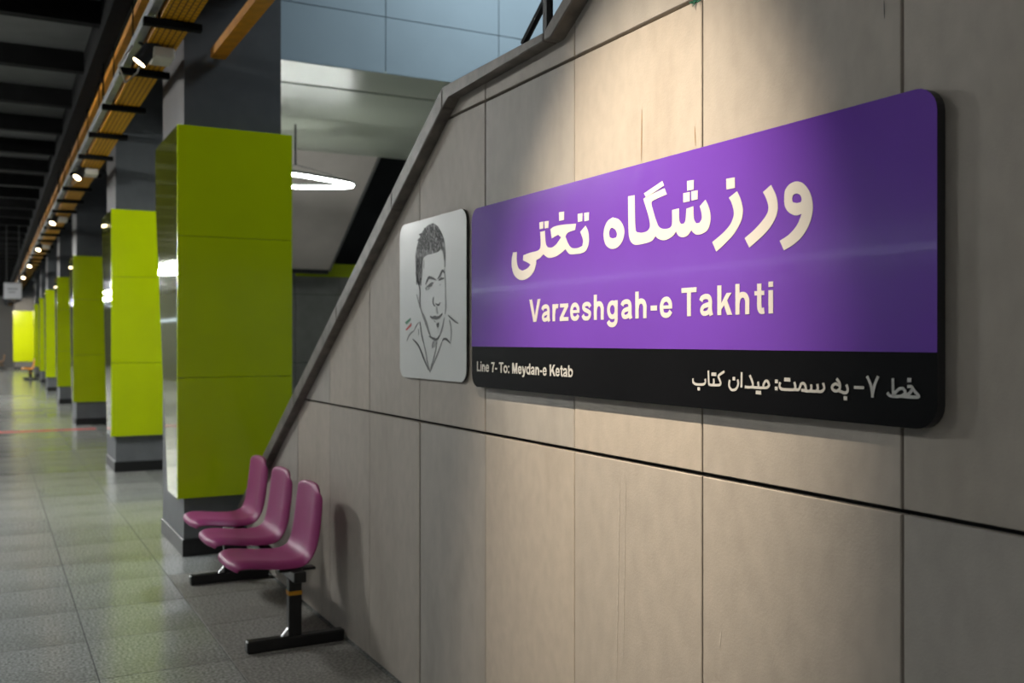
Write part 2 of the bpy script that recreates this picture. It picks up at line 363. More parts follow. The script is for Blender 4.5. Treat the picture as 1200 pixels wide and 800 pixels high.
# ================================================================== COLUMNS
def poly_solid(name, m, pts, vec, parent):
    bm = bmesh.new(); bm_prism(bm, pts, vec); bmesh.ops.bevel(bm, geom=bm.edges[:], offset=0.003, segments=1, affect='EDGES'); return link(name, bm, m, parent)
def make_column(yf, xl, label, width=0.80, notice=None):
    """yf: front face of the green cladding; xl: its left side"""
    c = empty('column', (xl, yf, 0)); tag(c, label, 'column', 'lime clad columns along the platform')
    w = width; ci = 0.055                                # core set back from the cladding
    def B(name, m, x0, x1, y0, y1, z0, z1, bev=0.003): return box(name, m, x0, x1, y0, y1, z0, z1, c, bev)
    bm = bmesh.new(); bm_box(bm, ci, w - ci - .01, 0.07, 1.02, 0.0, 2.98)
    link('core', bm, M['core_lit'], c)
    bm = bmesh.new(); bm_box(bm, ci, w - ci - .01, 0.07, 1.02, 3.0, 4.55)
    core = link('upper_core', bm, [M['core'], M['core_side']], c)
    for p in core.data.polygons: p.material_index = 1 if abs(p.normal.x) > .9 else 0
    B('plinth', M['black'], ci - .012, w - ci + .002, 0.058, 1.032, 0.0, 0.118)
    zs = [0.413, 1.25, 2.232, 3.0]
    for a, b in zip(zs, zs[1:]): B('front_panel', M['green'], 0.0, w, 0.0, 0.03, a + .0015, b - .0015, 0.002)
    # side panels: deep at the top, narrowing downward
    def depth(z): return 0.42 + (1.02 - 0.42) * max(0.0, min(1.0, (z - 0.413) / (2.55 - 0.413)))
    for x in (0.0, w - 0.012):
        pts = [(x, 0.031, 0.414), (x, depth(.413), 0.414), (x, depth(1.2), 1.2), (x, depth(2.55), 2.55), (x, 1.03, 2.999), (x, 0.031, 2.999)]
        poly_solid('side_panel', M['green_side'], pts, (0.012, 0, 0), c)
    B('cap', M['core'], 0.014, w - 0.014, 0.031, 1.0, 2.985, 2.999, 0)
    if notice:
        x, z, ww, hh = notice; n = B('notice', M['notice'], x, x + ww, -0.012, -0.0005, z, z + hh, 0.001)
    return c
cols = [
 (7.05, 1.142, 'nearest and largest lime green clad column, behind the pink seats', None),
 (11.95, 1.215, 'second lime clad column from the seats, brightly lit, with a grey base', None),
 (18.9, 1.30, 'third lime clad column from the seats, darker olive in shade', (0.66, 1.35, .13, .38)),
 (25.4, 1.40, 'fourth lime clad column from the seats, a narrow dim strip', None),
 (32.0, 1.455, 'fifth lime clad column from the seats, with a pale notice on it', (0.38, 1.35, .34, .32)),
 (38.6, 1.56, 'sixth lime clad column from the seats, a thin bright strip', None),
 (45.2, 1.62, 'seventh lime clad column from the seats, only a sliver in view', None),
 (56.0, 1.05, 'farthest yellow-green lit column at the end of the platform', None)]
for yf, xl, lab, nt in cols: make_column(yf, xl, lab, 0.80 if yf < 50 else 1.05, nt)

# ================================================================== OVERHEAD SERVICES
# yellow perforated cable tray with black brackets
def make_tray(name, label, x0, x1, z, y0, y1, yb0, side=0.05, perf=True):
    t = empty(name, (0, 0, 0)); tag(t, label, 'cable tray')
    m = M['tray'] if perf else M['tray_post']
    box('tray_bottom', m, x0, x1, y0, y1, z, z + .006, t)
    box('tray_side', M['tray_post'], x0, x0 + .006, y0, y1, z + .006, z + side, t)
    box('tray_side', M['tray_post'], x1 - .006, x1, y0, y1, z + .006, z + side, t)
    return t
tr = make_tray('cable_tray', 'wide yellow perforated cable tray running beside the grey lamp rail', 0.895, 1.085, 3.42, -3, 60, 0, 0.07)
y = 7.35 - 1.21 * 8; b0 = None
while y < 58:
    if b0 is None:
        b0 = box('bracket', M['beam'], 0.80, 1.135, -.03, .03, 3.375, 3.417, tr, 0.003); b0.location.y = y
        h0 = box('hanger_rod', M['beam'], 0.885, 0.893, -.006, .006, 3.417, 4.2, b0)
    else:
        b = b0.copy(); b.location.y = y; COL.objects.link(b)
        h = h0.copy(); h.parent = b; COL.objects.link(h)
    y += 1.21
make_tray('cable_tray', 'narrow yellow cable tray tucked behind the black ceiling beam', 0.895, 0.975, 3.78, -3, 60, 0, 0.06, False)
t3 = make_tray('cable_channel', 'orange-yellow cable channel ending at the nearest column', 1.375, 1.475, 3.50, -3, 7.11, 0, 0.06, False)
for y in (1.2, 3.4, 5.2): box('bracket', M['beam'], 1.12, 1.49, y - .03, y + .03, 3.44, 3.497, t3, 0.003)
rail = empty('lamp_rail'); tag(rail, 'long grey metal rail carrying the ceiling spotlights', 'rail')
box('rail_body', M['rail'], 0.825, 0.88, -3, 60, 3.44, 3.50, rail, 0.004)
for i in range(10):
    box('hanger_rod', M['beam'], 0.845, 0.858, 3.0 + 6 * i, 3.012 + 6 * i, 3.50, 3.87, rail)

# spotlights
def make_spot(y, x, aim, label, detail=True, power=None, cone=60, z=3.30, group='ceiling spotlights on the rail', mount=None):
    o = empty('spotlight', (x, y, z)); tag(o, label, 'spotlight', group)
    d = Vector(aim).normalized()
    q = d.to_track_quat('Z', 'Y').to_matrix().to_4x4()
    def bc(r0, r1, z0, z1, m, name, seg=20, parent=o):
        bm = bmesh.new(); bmesh.ops.create_cone(bm, cap_ends=True, segments=seg, radius1=r0, radius2=r1, depth=z1 - z0, matrix=Matrix.Translation((0, 0, (z0 + z1) / 2)))
        bm.transform(q); return link(name, bm, m, parent, False)
    h = bc(0.046, 0.048, -0.17, -0.002, M['black'], 'housing')
    bc(0.041, 0.041, -0.002, 0.002, M['lens'], 'lens')
    bc(0.030, 0.030, -0.178, -0.17, M['black'], 'rear_cap')
    top = q @ Vector((0, 0, -0.12))
    bm = bmesh.new(); bm_tube(bm, [top, (top.x * .6, top.y * .6 + .05, 0.12), mount or (-(x - 0.852), top.y * .5 + .04, 3.441 - z)], 0.011, 8)
    link('bracket', bm, M['black'], o)
    if detail:
        db = box('driver_box', M['driver'], -(x - 0.93), -(x - 1.06), -0.08, 0.16, 0.035, 0.10, o, 0.008)
        bm = bmesh.new(); bm_tube(bm, [(0.10, 0.02, 0.10), (0.12, -0.05, 0.16), (0.10, -0.12, 0.30), (0.05, -0.2, 0.36)], 0.007, 6); link('cable', bm, M['cable'], o, True)
        bm = bmesh.new(); bm_tube(bm, [(-0.03, 0.10, 0.13), (-0.10, 0.22, 0.02), (-0.04, 0.36, -0.05), (0.04, 0.42, 0.04), (0.06, 0.30, 0.10)], 0.006, 6); link('cable', bm, M['cable'], o, True)
    L = bpy.data.lights.new('spot_beam', 'SPOT'); L.energy = power if power is not None else P_SPOT; L.color = (1.0, 0.85, 0.66)
    L.spot_size = math.radians(cone); L.spot_blend = 1.0; L.shadow_soft_size = 0.035
    lo = bpy.data.objects.new('spot_beam', L); COL.objects.link(lo); lo.parent = o
    lo.rotation_euler = d.to_track_quat('-Z', 'Y').to_euler(); lo.location = d * 0.012
    return o
# wall washer over the station sign (just above the frame)
make_spot(1.82, 0.0, (1.586, 0.46, -2.27), 'spotlight under the ceiling beam above the purple sign, aimed down at it', False, P_WASH, 39, 3.75, mount=(0.0, 0.36, 0.21))
spec = [(6.72, 'nearest ceiling spotlight in view, black can beside a cream driver box', (-0.58, 0.12, -0.82), P_SPOT),
        (11.8, 'second ceiling spotlight along the rail, level with the second column', (-0.5, -0.30, -0.80), P_SPOT),
        (16.6, 'third ceiling spotlight along the rail', (-0.4, -0.35, -0.85), P_SPOT),
        (21.6, 'fourth ceiling spotlight along the rail', (-0.3, -0.4, -0.85), P_SPOT),
        (26.5, 'fifth ceiling spotlight along the rail', (-0.3, -0.45, -0.85), P_SPOT),
        (31.5, 'sixth ceiling spotlight along the rail', (-0.3, -0.5, -0.8), P_SPOT),
        (36.5, 'seventh ceiling spotlight along the rail', (-0.3, -0.5, -0.8), P_SPOT),
        (43.0, 'eighth ceiling spotlight along the rail', (-0.3, -0.5, -0.8), P_SPOT),
        (51.0, 'farthest bright ceiling spotlight, aimed at the end column', (0.10, 1.0, -0.25), P_SPOT * 30)]
for i, (y, lab, aim, p) in enumerate(spec): make_spot(y, 0.85, aim, lab, i < 4, p)

# LED pendants
def rounded_loop(pts, n=8, k=0.35):
    out = []; m = len(pts)
    for i in range(m):
        p0, p1, p2 = Vector(pts[i - 1]), Vector(pts[i]), Vector(pts[(i + 1) % m])
        a = p1.lerp(p0, k); b = p1.lerp(p2, k)
        for j in range(n + 1):
            t = j / n; out.append(a * (1 - t) ** 2 + p1 * 2 * t * (1 - t) + b * t * t)
    return out
def make_pendant(loc, loop, top, label, m, r=0.028):
    o = empty('pendant_lamp', loc); tag(o, label, 'pendant lamp', 'white LED loop pendants')
    lp = rounded_loop(loop)
    bm = bmesh.new(); bm_tube(bm, lp, r, 8, True); link('led_loop', bm, m, o, True)
    bm = bmesh.new(); bm_tube(bm, [p + Vector((0, 0, r * 1.3)) for p in lp], r * 1.25, 8, True); link('lamp_housing', bm, M['steel'], o, True)
    c = sum(lp, Vector()) / len(lp)
    for px in (lp[0], lp[len(lp) // 2]):
        bm = bmesh.new(); bm_tube(bm, [px + Vector((0, 0, .05)), c + Vector((0, 0, .18))], 0.004, 6); link('stay_wire', bm, M['black'], o)
    bm = bmesh.new(); bm_tube(bm, [c + Vector((0, 0, .18)), c + Vector((0, 0, top - loc[2]))], 0.010, 6); link('cord', bm, M['black'], o)
    return o
make_pendant((3.05, 10.3, 3.20), [(0.68, 0.02, 0), (-0.60, 0.62, 0), (-0.60, -0.58, 0)], 3.81, 'white LED loop pendant hanging beside the nearest green column', M['led'], 0.018)
for y, mk in ((-2.0, 'led_big'), (4.0, 'led_big'), (9.3, 'led_hi'), (14.6, 'led_lo'), (19.3, 'led_hi'), (26.0, 'led_hi'), (28.9, 'led_far'), (35.5, 'led_far'), (42, 'led_far'), (49, 'led_far'), (56, 'led_far')):
    make_pendant((-2.1, y, 3.85 if y < 8 else 3.75 if y < 12 else 3.42), [(0.35, 0.75, 0), (-0.35, 0.0, 0), (0.35, -0.75, 0), (0.15, 0, 0)], 4.14, 'white LED chevron pendant over the platform edge, outside the picture on the left', M[mk], 0.03)
# unseen stair hall lamp, added to light the bulkhead
hl = empty('hall_fill_lamp', (4.2, 6.4, 5.9)); tag(hl, 'unseen square LED panel added to light the stair hall, above the picture', 'fill lamp')
box('frame', M['steel'], -.62, .62, -.62, .62, 0.04, 0.1, hl, 0.004); box('diffuser', M['fill_panel'], -.58, .58, -.58, .58, 0.02, 0.04, hl)
L = bpy.data.lights.new('hall_fill_glow', 'AREA'); L.energy = P_HALL_FILL; L.size = 1.1; L.color = (0.82, 0.93, 1.0)
lo = bpy.data.objects.new('hall_fill_glow', L); COL.objects.link(lo); lo.parent = hl; lo.location = (0, 0, 0.01)
# LED line on the trackside wall (reflects in the sign)
ll = empty('wall_light_line', (-5.95, 0, 2.55)); tag(ll, 'blue-white LED light line on the trackside wall, outside the picture', 'wall light')
box('led_strip', M['ledline'], -0.03, 0.012, -3.5, 60, -0.045, 0.045, ll); box('mount', M['steel'], -0.05, -0.03, -3.5, 60, -0.06, 0.06, ll)

# ================================================================== SIGN AND PORTRAIT
XS = D - 0.028                                        # front face of the sign
def rounded_rect(y0, y1, z0, z1, r, n=6):
    pts = []
    for cy, cz, a0 in ((y1 - r, z1 - r, 0), (y0 + r, z1 - r, 90), (y0 + r, z0 + r, 180), (y1 - r, z0 + r, 270)):
        for i in range(n + 1):
            a = math.radians(a0 + 90 * i / n); pts.append((cy + r * math.cos(a), cz + r * math.sin(a)))
    return pts
def slab(name, pts, x, t, m, parent, edge=None):
    bm = bmesh.new(); bm_prism(bm, [(x, y, z) for y, z in pts], (t, 0, 0))
    o = link(name, bm, [m] + ([edge] if edge else []), parent)
    if edge:
        for p in o.data.polygons: p.material_index = 0 if abs(p.normal.x) > .9 and p.center.x < x + 1e-4 else 1
    return o
sl_ = on_x(553.0, 245, XS); sr_ = on_x(1098.5, 105, XS)
S_Y1, S_Y0 = sl_.y, sr_.y
S_Z1 = CAM_H + 0.5 * ((on_x(561.5, 242.8, XS).z - CAM_H) + (on_x(1040, 114.5, XS).z - CAM_H))
S_Z0 = 0.5 * (on_x(557.5, 453, XS).z + on_x(1040, 499, XS).z)
S_ZB = 0.5 * (on_x(553, 406.3, XS).z + on_x(1098, 411.8, XS).z)
sign = empty('station_sign', (XS, (S_Y0 + S_Y1) / 2, S_Z0)); tag(sign, 'large purple and black station name sign with white Persian and Latin lettering', 'sign')
IS = Matrix.Translation(-Vector(sign.location))
def to_sign(o, parent):
    o.data.transform(Matrix.Translation(-Vector(parent.location))); o.parent = parent; return o
RC = 0.048
full = rounded_rect(S_Y0, S_Y1, S_Z0, S_Z1, RC)
slab_o = slab('sign_board', full, XS, 0.022, M['signblack'], None, M['signedge']); to_sign(slab_o, sign)
pur = [(y, max(z, S_ZB)) for y, z in full if z > S_ZB - 1e-6]
pts = [(S_Y1, S_ZB)] + [p for p in full if p[1] > S_ZB] + [(S_Y0, S_ZB)]
# order: start lower far corner, follow the rounded top, end lower near corner
pts = [(S_Y1, S_ZB)] + [p for p in full[:14]] + [(S_Y0, S_ZB)]
to_sign(slab('purple_field', pts, XS - 0.0012, 0.0012, M['purple'], None), sign)
# standoffs
for yy in (S_Y0 + .15, S_Y1 - .15):
    for zz in (S_Z0 + .12, S_Z1 - .12):
        to_sign(box('standoff', M['steel'], XS + 0.022, D + 0.003, yy - .015, yy + .015, zz - .015, zz + .015), sign)

# --- shapes traced as outlines: smooth through soft corners, sharp at hard ones
def smooth_loop(pts, sub=4, sharp=52):
    n = len(pts); P = [Vector((p[0], p[1])) for p in pts]; sh = []
    for i in range(n):
        a = P[i] - P[i - 1]; b = P[(i + 1) % n] - P[i]
        ang = math.degrees(a.angle(b)) if a.length > 1e-9 and b.length > 1e-9 else 0
        sh.append(ang > sharp)
    out = []
    for i in range(n):
        p0, p1, p2, p3 = P[i - 1], P[i], P[(i + 1) % n], P[(i + 2) % n]
        if sh[i]: p0 = p1 + (p1 - p2) * 0.5
        if sh[(i + 1) % n]: p3 = p2 + (p2 - p1) * 0.5
        out.append(p1.copy())
        if sh[i] and sh[(i + 1) % n]: continue
        for k in range(1, sub):
            t = k / sub
            out.append(0.5 * ((2 * p1) + (-p0 + p2) * t + (2 * p0 - 5 * p1 + 4 * p2 - p3) * t * t + (-p0 + 3 * p1 - 3 * p2 + p3) * t ** 3))
    return out
def add_fill(bm, loops, x):
    """loops of (y,z); first is the outline, the others holes"""
    tess = tessellate_polygon([[Vector((p[0], p[1], 0)) for p in l] for l in loops])
    flat = [p for l in loops for p in l]
    vs_ = [bm.verts.new((x, p[0], p[1])) for p in flat]
    for t in tess:
        if len(set(t)) == 3:
            try: bm.faces.new([vs_[i] for i in t])
            except ValueError: pass
def ribbon(path, w0, sub=5, w1=None, smooth=True, taper=False):
    """outline of a stroke of width w0 along path of (y,z)"""
    P = [Vector((p[0], p[1])) for p in path]
    if smooth and len(P) > 2:
        Q = []
        for i in range(len(P) - 1):
            p0 = P[i - 1] if i else P[0] * 2 - P[1]; p1, p2 = P[i], P[i + 1]; p3 = P[i + 2] if i + 2 < len(P) else P[i + 1] * 2 - P[i]
            for k in range(sub):
                t = k / sub
                Q.append(0.5 * ((2 * p1) + (-p0 + p2) * t + (2 * p0 - 5 * p1 + 4 * p2 - p3) * t * t + (-p0 + 3 * p1 - 3 * p2 + p3) * t ** 3))
        Q.append(P[-1]); P = Q
    L, R = [], []; n = len(P)
    for i, p in enumerate(P):
        d = P[min(i + 1, n - 1)] - P[max(i - 1, 0)]
        if d.length < 1e-9: d = Vector((1, 0))
        d.normalize(); nn = Vector((-d.y, d.x)); s = i / max(1, n - 1)
        w = w0
        if taper: w = w0 * (0.25 + 0.75 * math.sin(math.pi * min(max(s, 0.02), 0.98)) ** 0.6)
        L.append(p + nn * w / 2); R.append(p - nn * w / 2)
    return L, R
def add_ribbon(bm, path, w, x, **kw):
    L, R = ribbon(path, w, **kw)
    a = [bm.verts.new((x, p.x, p.y)) for p in L]; b = [bm.verts.new((x, p.x, p.y)) for p in R]
    for i in range(len(a) - 1): bm.faces.new((a[i], a[i + 1], b[i + 1], b[i]))
def pix(X, ox, oy, s):
    def f(p): q = on_x(ox + p[0] / s, oy + p[1] / s, X); return (q.y, q.z)
    return f
XL = XS - 0.0024
def print_part(name, m, build, parent, x):
    bm = bmesh.new(); build(bm, x)
    r = bmesh.ops.extrude_face_region(bm, geom=bm.faces[:])
    for v in r['geom']:
        if isinstance(v, bmesh.types.BMVert): v.co.x += 0.0008
    o = link(name, bm, m, None); return to_sign(o, parent)

# large Persian name, traced glyph by glyph
A = pix(XL, 580, 190, 5.0); B3 = pix(XL, 760, 190, 5.0)
G_big = [
 ('vav', B3, [[(795, 210), (800, 165), (825, 130), (862, 113), (902, 122), (937, 162), (958, 218), (962, 280), (945, 355), (905, 428), (852, 480), (793, 516), (768, 460), (822, 424), (870, 368), (897, 302), (862, 312), (822, 294), (799, 258)],
               [(841, 215), (848, 192), (868, 182), (888, 192), (897, 216), (892, 234), (868, 239), (845, 234)]]),
 ('re', B3, [[(670, 175), (717, 133), (745, 190), (757, 250), (750, 310), (720, 370), (670, 430), (590, 500), (563, 445), (620, 395), (665, 345), (695, 300), (702, 260), (690, 215)]]),
 ('ze', B3, [[(470, 208), (518, 170), (542, 225), (553, 290), (540, 350), (500, 420), (450, 475), (397, 524), (373, 468), (430, 420), (475, 370), (497, 320), (498, 280), (485, 235)]]),
 ('dot', B3, [[(455, 97), (505, 88), (506, 150), (456, 160)]]),
 ('shga', A, [[(780, 200), (818, 193), (822, 380), (832, 410), (862, 413), (893, 402), (908, 375), (902, 325), (880, 250), (872, 222), (882, 206), (993, 152), (1006, 188), (932, 222), (917, 240), (925, 280), (945, 345), (960, 378), (985, 390), (1015, 388), (1033, 375), (1038, 350), (1038, 280), (1078, 270), (1080, 340), (1090, 362), (1105, 360), (1116, 340), (1122, 272), (1162, 258), (1165, 330), (1178, 358), (1198, 355), (1212, 330), (1210, 295), (1200, 258), (1233, 220), (1255, 270), (1264, 330), (1250, 390), (1220, 416), (1185, 425), (1162, 413), (1150, 398), (1130, 428), (1100, 440), (1075, 430), (1060, 405), (1045, 430), (1015, 450), (985, 457), (955, 447), (940, 432), (920, 460), (880, 475), (825, 484), (800, 470), (787, 440), (782, 380)]]),
 ('bar', A, [[(873, 183), (980, 110), (990, 137), (886, 208)]]),
 ('dot', B3, [[(225, 110), (265, 103), (264, 160), (226, 167)]]), ('dot', B3, [[(203, 182), (242, 174), (241, 229), (203, 236)]]), ('dot', B3, [[(250, 171), (288, 164), (287, 217), (251, 225)]]),
 ('he', A, [[(690, 323), (725, 335), (750, 370), (758, 415), (745, 465), (715, 500), (680, 507), (650, 485), (637, 440), (640, 390), (660, 345)], [(685, 383), (705, 395), (715, 420), (710, 440), (690, 446), (672, 440), (668, 415), (674, 393)]]),
 ('takhti', A, [[(500, 408), (530, 372), (545, 405), (550, 460), (540, 505), (515, 530), (450, 540), (428, 530), (413, 508), (390, 530), (355, 552), (318, 560), (296, 550), (284, 538), (265, 560), (241, 574), (240, 600), (225, 645), (190, 680), (150, 690), (115, 665), (100, 620), (98, 570), (106, 528), (128, 526), (127, 580), (137, 620), (160, 636), (190, 622), (208, 600), (192, 588), (164, 575), (166, 545), (205, 530), (245, 520), (264, 505), (268, 470), (265, 408), (292, 402), (297, 475), (308, 498), (332, 500), (358, 482), (388, 440), (370, 425), (332, 446), (325, 392), (350, 376), (400, 366), (475, 360), (470, 396), (428, 412), (412, 436), (425, 470), (446, 500), (482, 503), (512, 490), (516, 455)]]),
 ('dot', A, [[(375, 293), (405, 289), (404, 338), (376, 343)]]),
 ('dot', A, [[(485, 303), (513, 298), (511, 345), (486, 350)]]), ('dot', A, [[(523, 297), (551, 293), (549, 340), (524, 345)]]),
 ('dot', A, [[(260, 352), (284, 347), (282, 388), (261, 392)]]), ('dot', A, [[(290, 347), (315, 343), (312, 384), (291, 388)]])]
for nme, f, loops in G_big:
    print_part('diacritic_dot' if nme == 'dot' else 'letter', M['letter'], lambda bm, x: add_fill(bm, [[f(p) for p in smooth_loop(l)] for l in loops], x), sign, XL)

# small Persian line, drawn with broad strokes
SA = pix(XL, 800, 420, 8.0); SB = pix(XL, 940, 430, 8.0)
st_small = [
 (SA, [(95, 185), (99, 222), (122, 240), (160, 243), (196, 240), (212, 222), (210, 190)]), (SA, [(242, 112), (244, 225), (256, 246), (285, 248), (342, 248), (355, 230), (346, 200), (334, 172), (345, 152), (390, 122)]), (SA, [(285, 246), (292, 222), (290, 188)]),
 (SA, [(440, 200), (436, 258), (462, 294), (500, 284), (520, 240), (514, 196)]), (SA, [(553, 128), (550, 272)]),
 (SA, [(627, 155), (646, 200), (658, 245), (640, 268), (582, 266)]), (SA, [(645, 268), (700, 272), (750, 274), (790, 272), (810, 245), (788, 208), (764, 228), (756, 262)]), (SA, [(707, 215), (712, 268)]),
 (SA, [(914, 222), (908, 258), (926, 286), (985, 291), (1045, 290), (1056, 262), (1046, 218)]), (SA, [(1050, 290), (1090, 288), (1110, 238), (1135, 235), (1152, 262), (1150, 296), (1110, 296)]),
 (SB, [(25, 222), (70, 224), (86, 200), (84, 162)]), (SB, [(80, 224), (130, 226), (146, 200), (142, 158)]), (SB, [(135, 226), (180, 228), (206, 200), (196, 148)]),
 (SB, [(322, 108), (350, 150), (352, 200), (325, 224), (290, 214), (280, 184), (308, 158), (345, 168)]), (SB, [(345, 222), (400, 242), (424, 226), (424, 192), (414, 164)]),
 (SB, [(485, 190), (580, 193)]), (SB, [(608, 84), (640, 160), (655, 230), (658, 284)]), (SB, [(712, 86), (682, 160), (662, 240), (658, 284)]),
 (SB, [(850, 104), (853, 262)]), (SB, [(798, 240), (826, 268), (900, 274), (945, 264), (966, 232), (944, 202), (908, 206), (872, 240), (856, 268)]),
 (SB, [(984, 182), (1022, 182), (1050, 222), (1092, 276), (1020, 280), (930, 272)]), (SB, [(1036, 206), (1004, 246), (960, 268)])]
dots_small = [(SA, 150, 284), (SA, 281, 146), (SA, 304, 148), (SA, 480, 188), (SA, 698, 318), (SA, 722, 320), (SA, 879, 214), (SA, 877, 280), (SA, 966, 196), (SA, 994, 198), (SB, 405, 292), (SB, 1004, 122)]
for i, (f, pth) in enumerate(st_small):
    print_part('letter_stroke', M['letter2'], lambda bm, x: add_ribbon(bm, [f(p) for p in pth], 0.0062, x), sign, XL - 0.00003 * (i % 4))
for f, a, b in dots_small:
    c = f((a, b)); r = 0.0042
    print_part('diacritic_dot', M['letter2'], lambda bm, x: add_fill(bm, [[(c[0] - r * 1.1, c[1] - r), (c[0] + r * 1.1, c[1] - r), (c[0] + r * 1.1, c[1] + r), (c[0] - r * 1.1, c[1] + r)]], x), sign, XL)

# Latin lettering: bold grotesque glyphs drawn from strokes (cap height 1)
def R(x0, y0, x1, y1): return ('p', [(x0, y0), (x1, y0), (x1, y1), (x0, y1)])
def ell(cx, cy, rx, ry, n=20): return [(cx + rx * math.cos(2 * math.pi * k / n), cy + ry * math.sin(2 * math.pi * k / n)) for k in range(n + 1)]
ARCH = ('s', [(.17, .34), (.23, .54), (.36, .635), (.52, .61), (.62, .48), (.63, .36), (.63, .0)], .195)
EB = ('s', [(.61, .37), (.60, .50), (.50, .62), (.37, .655), (.22, .60), (.135, .45), (.135, .29), (.20, .13), (.37, .075), (.53, .11), (.63, .22)], .178)
GL = {
 'V': (.93, [('p', [(0, 1), (.22, 1), (.46, .26), (.70, 1), (.92, 1), (.58, 0), (.34, 0)])]),
 'T': (.86, [('p', [(0, 1), (.82, 1), (.82, .83), (.515, .83), (.515, 0), (.305, 0), (.305, .83), (0, .83)])]),
 'h': (.84, [R(.07, 0, .27, 1), ARCH]), 'n': (.84, [R(.07, 0, .27, .73), ARCH]),
 'i': (.36, [R(.07, 0, .27, .73), R(.07, .83, .27, 1)]),
 't': (.48, [('s', [(.24, .96), (.24, .50), (.24, .24), (.28, .12), (.36, .085), (.46, .10)], .195), R(.02, .59, .46, .73)]),
 'k': (.79, [R(.07, 0, .27, 1), ('p', [(.25, .38), (.53, .73), (.78, .73), (.25, .16)]), ('p', [(.37, .40), (.53, .53), (.80, 0), (.56, 0)])]),
 'a': (.77, [('s', [(.09, .51), (.16, .61), (.34, .655), (.50, .625), (.575, .50), (.58, .30), (.585, .15), (.63, 0)], .18), ('s', [(.57, .39), (.40, .36), (.22, .31), (.135, .20), (.19, .095), (.33, .075), (.49, .13), (.57, .26)], .165)]),
 'r': (.55, [R(.07, 0, .27, .73), ('s', [(.19, .34), (.24, .53), (.34, .63), (.51, .63)], .19)]),
 'z': (.71, [('p', [(.04, .73), (.65, .73), (.65, .59), (.29, .16), (.67, .16), (.67, 0), (.02, 0), (.02, .14), (.38, .57), (.04, .57)])]),
 'e': (.78, [R(.14, .31, .70, .43), EB]),
 's': (.74, [('s', [(.62, .53), (.52, .63), (.35, .655), (.19, .61), (.15, .51), (.24, .43), (.42, .37), (.57, .30), (.59, .18), (.50, .09), (.34, .07), (.18, .10), (.09, .21)], .17)]),
 'g': (.85, [('s', [(.63, .73), (.63, .35), (.63, .0), (.59, -.13), (.47, -.20), (.30, -.205), (.17, -.15), (.11, -.07)], .19), ('s', ell(.39, .37, .245, .275), .18)]),
 '-': (.48, [R(.06, .27, .42, .45)]), 'L': (.78, [R(.08, 0, .29, 1), R(.08, 0, .72, .17)]),
 '7': (.79, [('p', [(.04, .98), (.70, .98), (.70, .84), (.50, .53), (.41, 0), (.20, 0), (.27, .45), (.46, .81), (.04, .81)])]),
 'o': (.85, [('s', ell(.42, .365, .30, .285), .185)]), ':': (.42, [R(.11, 0, .31, .19), R(.11, .54, .31, .73)]),
 'M': (1.16, [R(.08, 0, .28, 1), R(.87, 0, 1.07, 1), ('p', [(.08, 1), (.36, 1), (.575, .34), (.79, 1), (1.07, 1), (.67, 0), (.48, 0)])]),
 'y': (.78, [('p', [(0, .73), (.22, .73), (.40, .25), (.58, .73), (.79, .73), (.47, -.10), (.37, -.24), (.22, -.28), (.08, -.265), (.08, -.11), (.20, -.12), (.27, -.07), (.295, 0)])]),
 'd': (.85, [R(.57, 0, .77, 1), ('s', ell(.40, .365, .27, .285), .185)]), 'b': (.85, [R(.07, 0, .27, 1), ('s', ell(.44, .365, .27, .285), .185)]),
 'K': (1.0, [R(.08, 0, .29, 1), ('p', [(.27, .42), (.68, 1), (.97, 1), (.27, .20)]), ('p', [(.41, .55), (.58, .70), (1.02, 0), (.75, 0)])]),
 ' ': (.40, [])}
def text_parts(txt, u0, v0, u1, v1, vt_u, vt_v, m, parent, space=0.0, end=0.07):
    """(u0,v0)-(u1,v1): baseline ends; (vt_u,vt_v): a point at cap height"""
    a, b, t = on_x(u0, v0, XL), on_x(u1, v1, XL), on_x(vt_u, vt_v, XL)
    zb = (a.z + b.z) / 2; sz = t.z - zb
    tot = sum(GL[c][0] + space for c in txt) - space - end; sx = (a.y - b.y) / tot; x = 0
    for c in txt:
        adv, items = GL[c]
        if items:
            def bld(bm, X, items=items, x=x):
                for i, it in enumerate(items):
                    f = lambda p: (a.y - (x + p[0]) * sx, zb + p[1] * sz)
                    if it[0] == 'p': add_fill(bm, [[f(p) for p in it[1]]], X - 0.00002 * i)
                    else:
                        L_, R_ = ribbon(it[1], it[2], sub=4)
                        q = [bm.verts.new((X - 0.00002 * i, *f(p))) for p in L_]; w = [bm.verts.new((X - 0.00002 * i, *f(p))) for p in R_]
                        for k in range(len(q) - 1): bm.faces.new((q[k], q[k + 1], w[k + 1], w[k]))
            print_part('letter', m, bld, parent, XL)
        x += adv + space
text_parts('Varzeshgah-e', 620.3, 377.4, 787.7, 371.5, 626, 350.6, M['letter'], sign, 0.06)
text_parts('Takhti', 798.6, 370.9, 906.4, 366.7, 808, 336.9, M['letter'], sign, 0.10)
text_parts('Line 7- To: Meydan-e Ketab', 558.5, 435.0, 671, 441.8, 559, 423.2, M['letter2'], sign, 0.0)

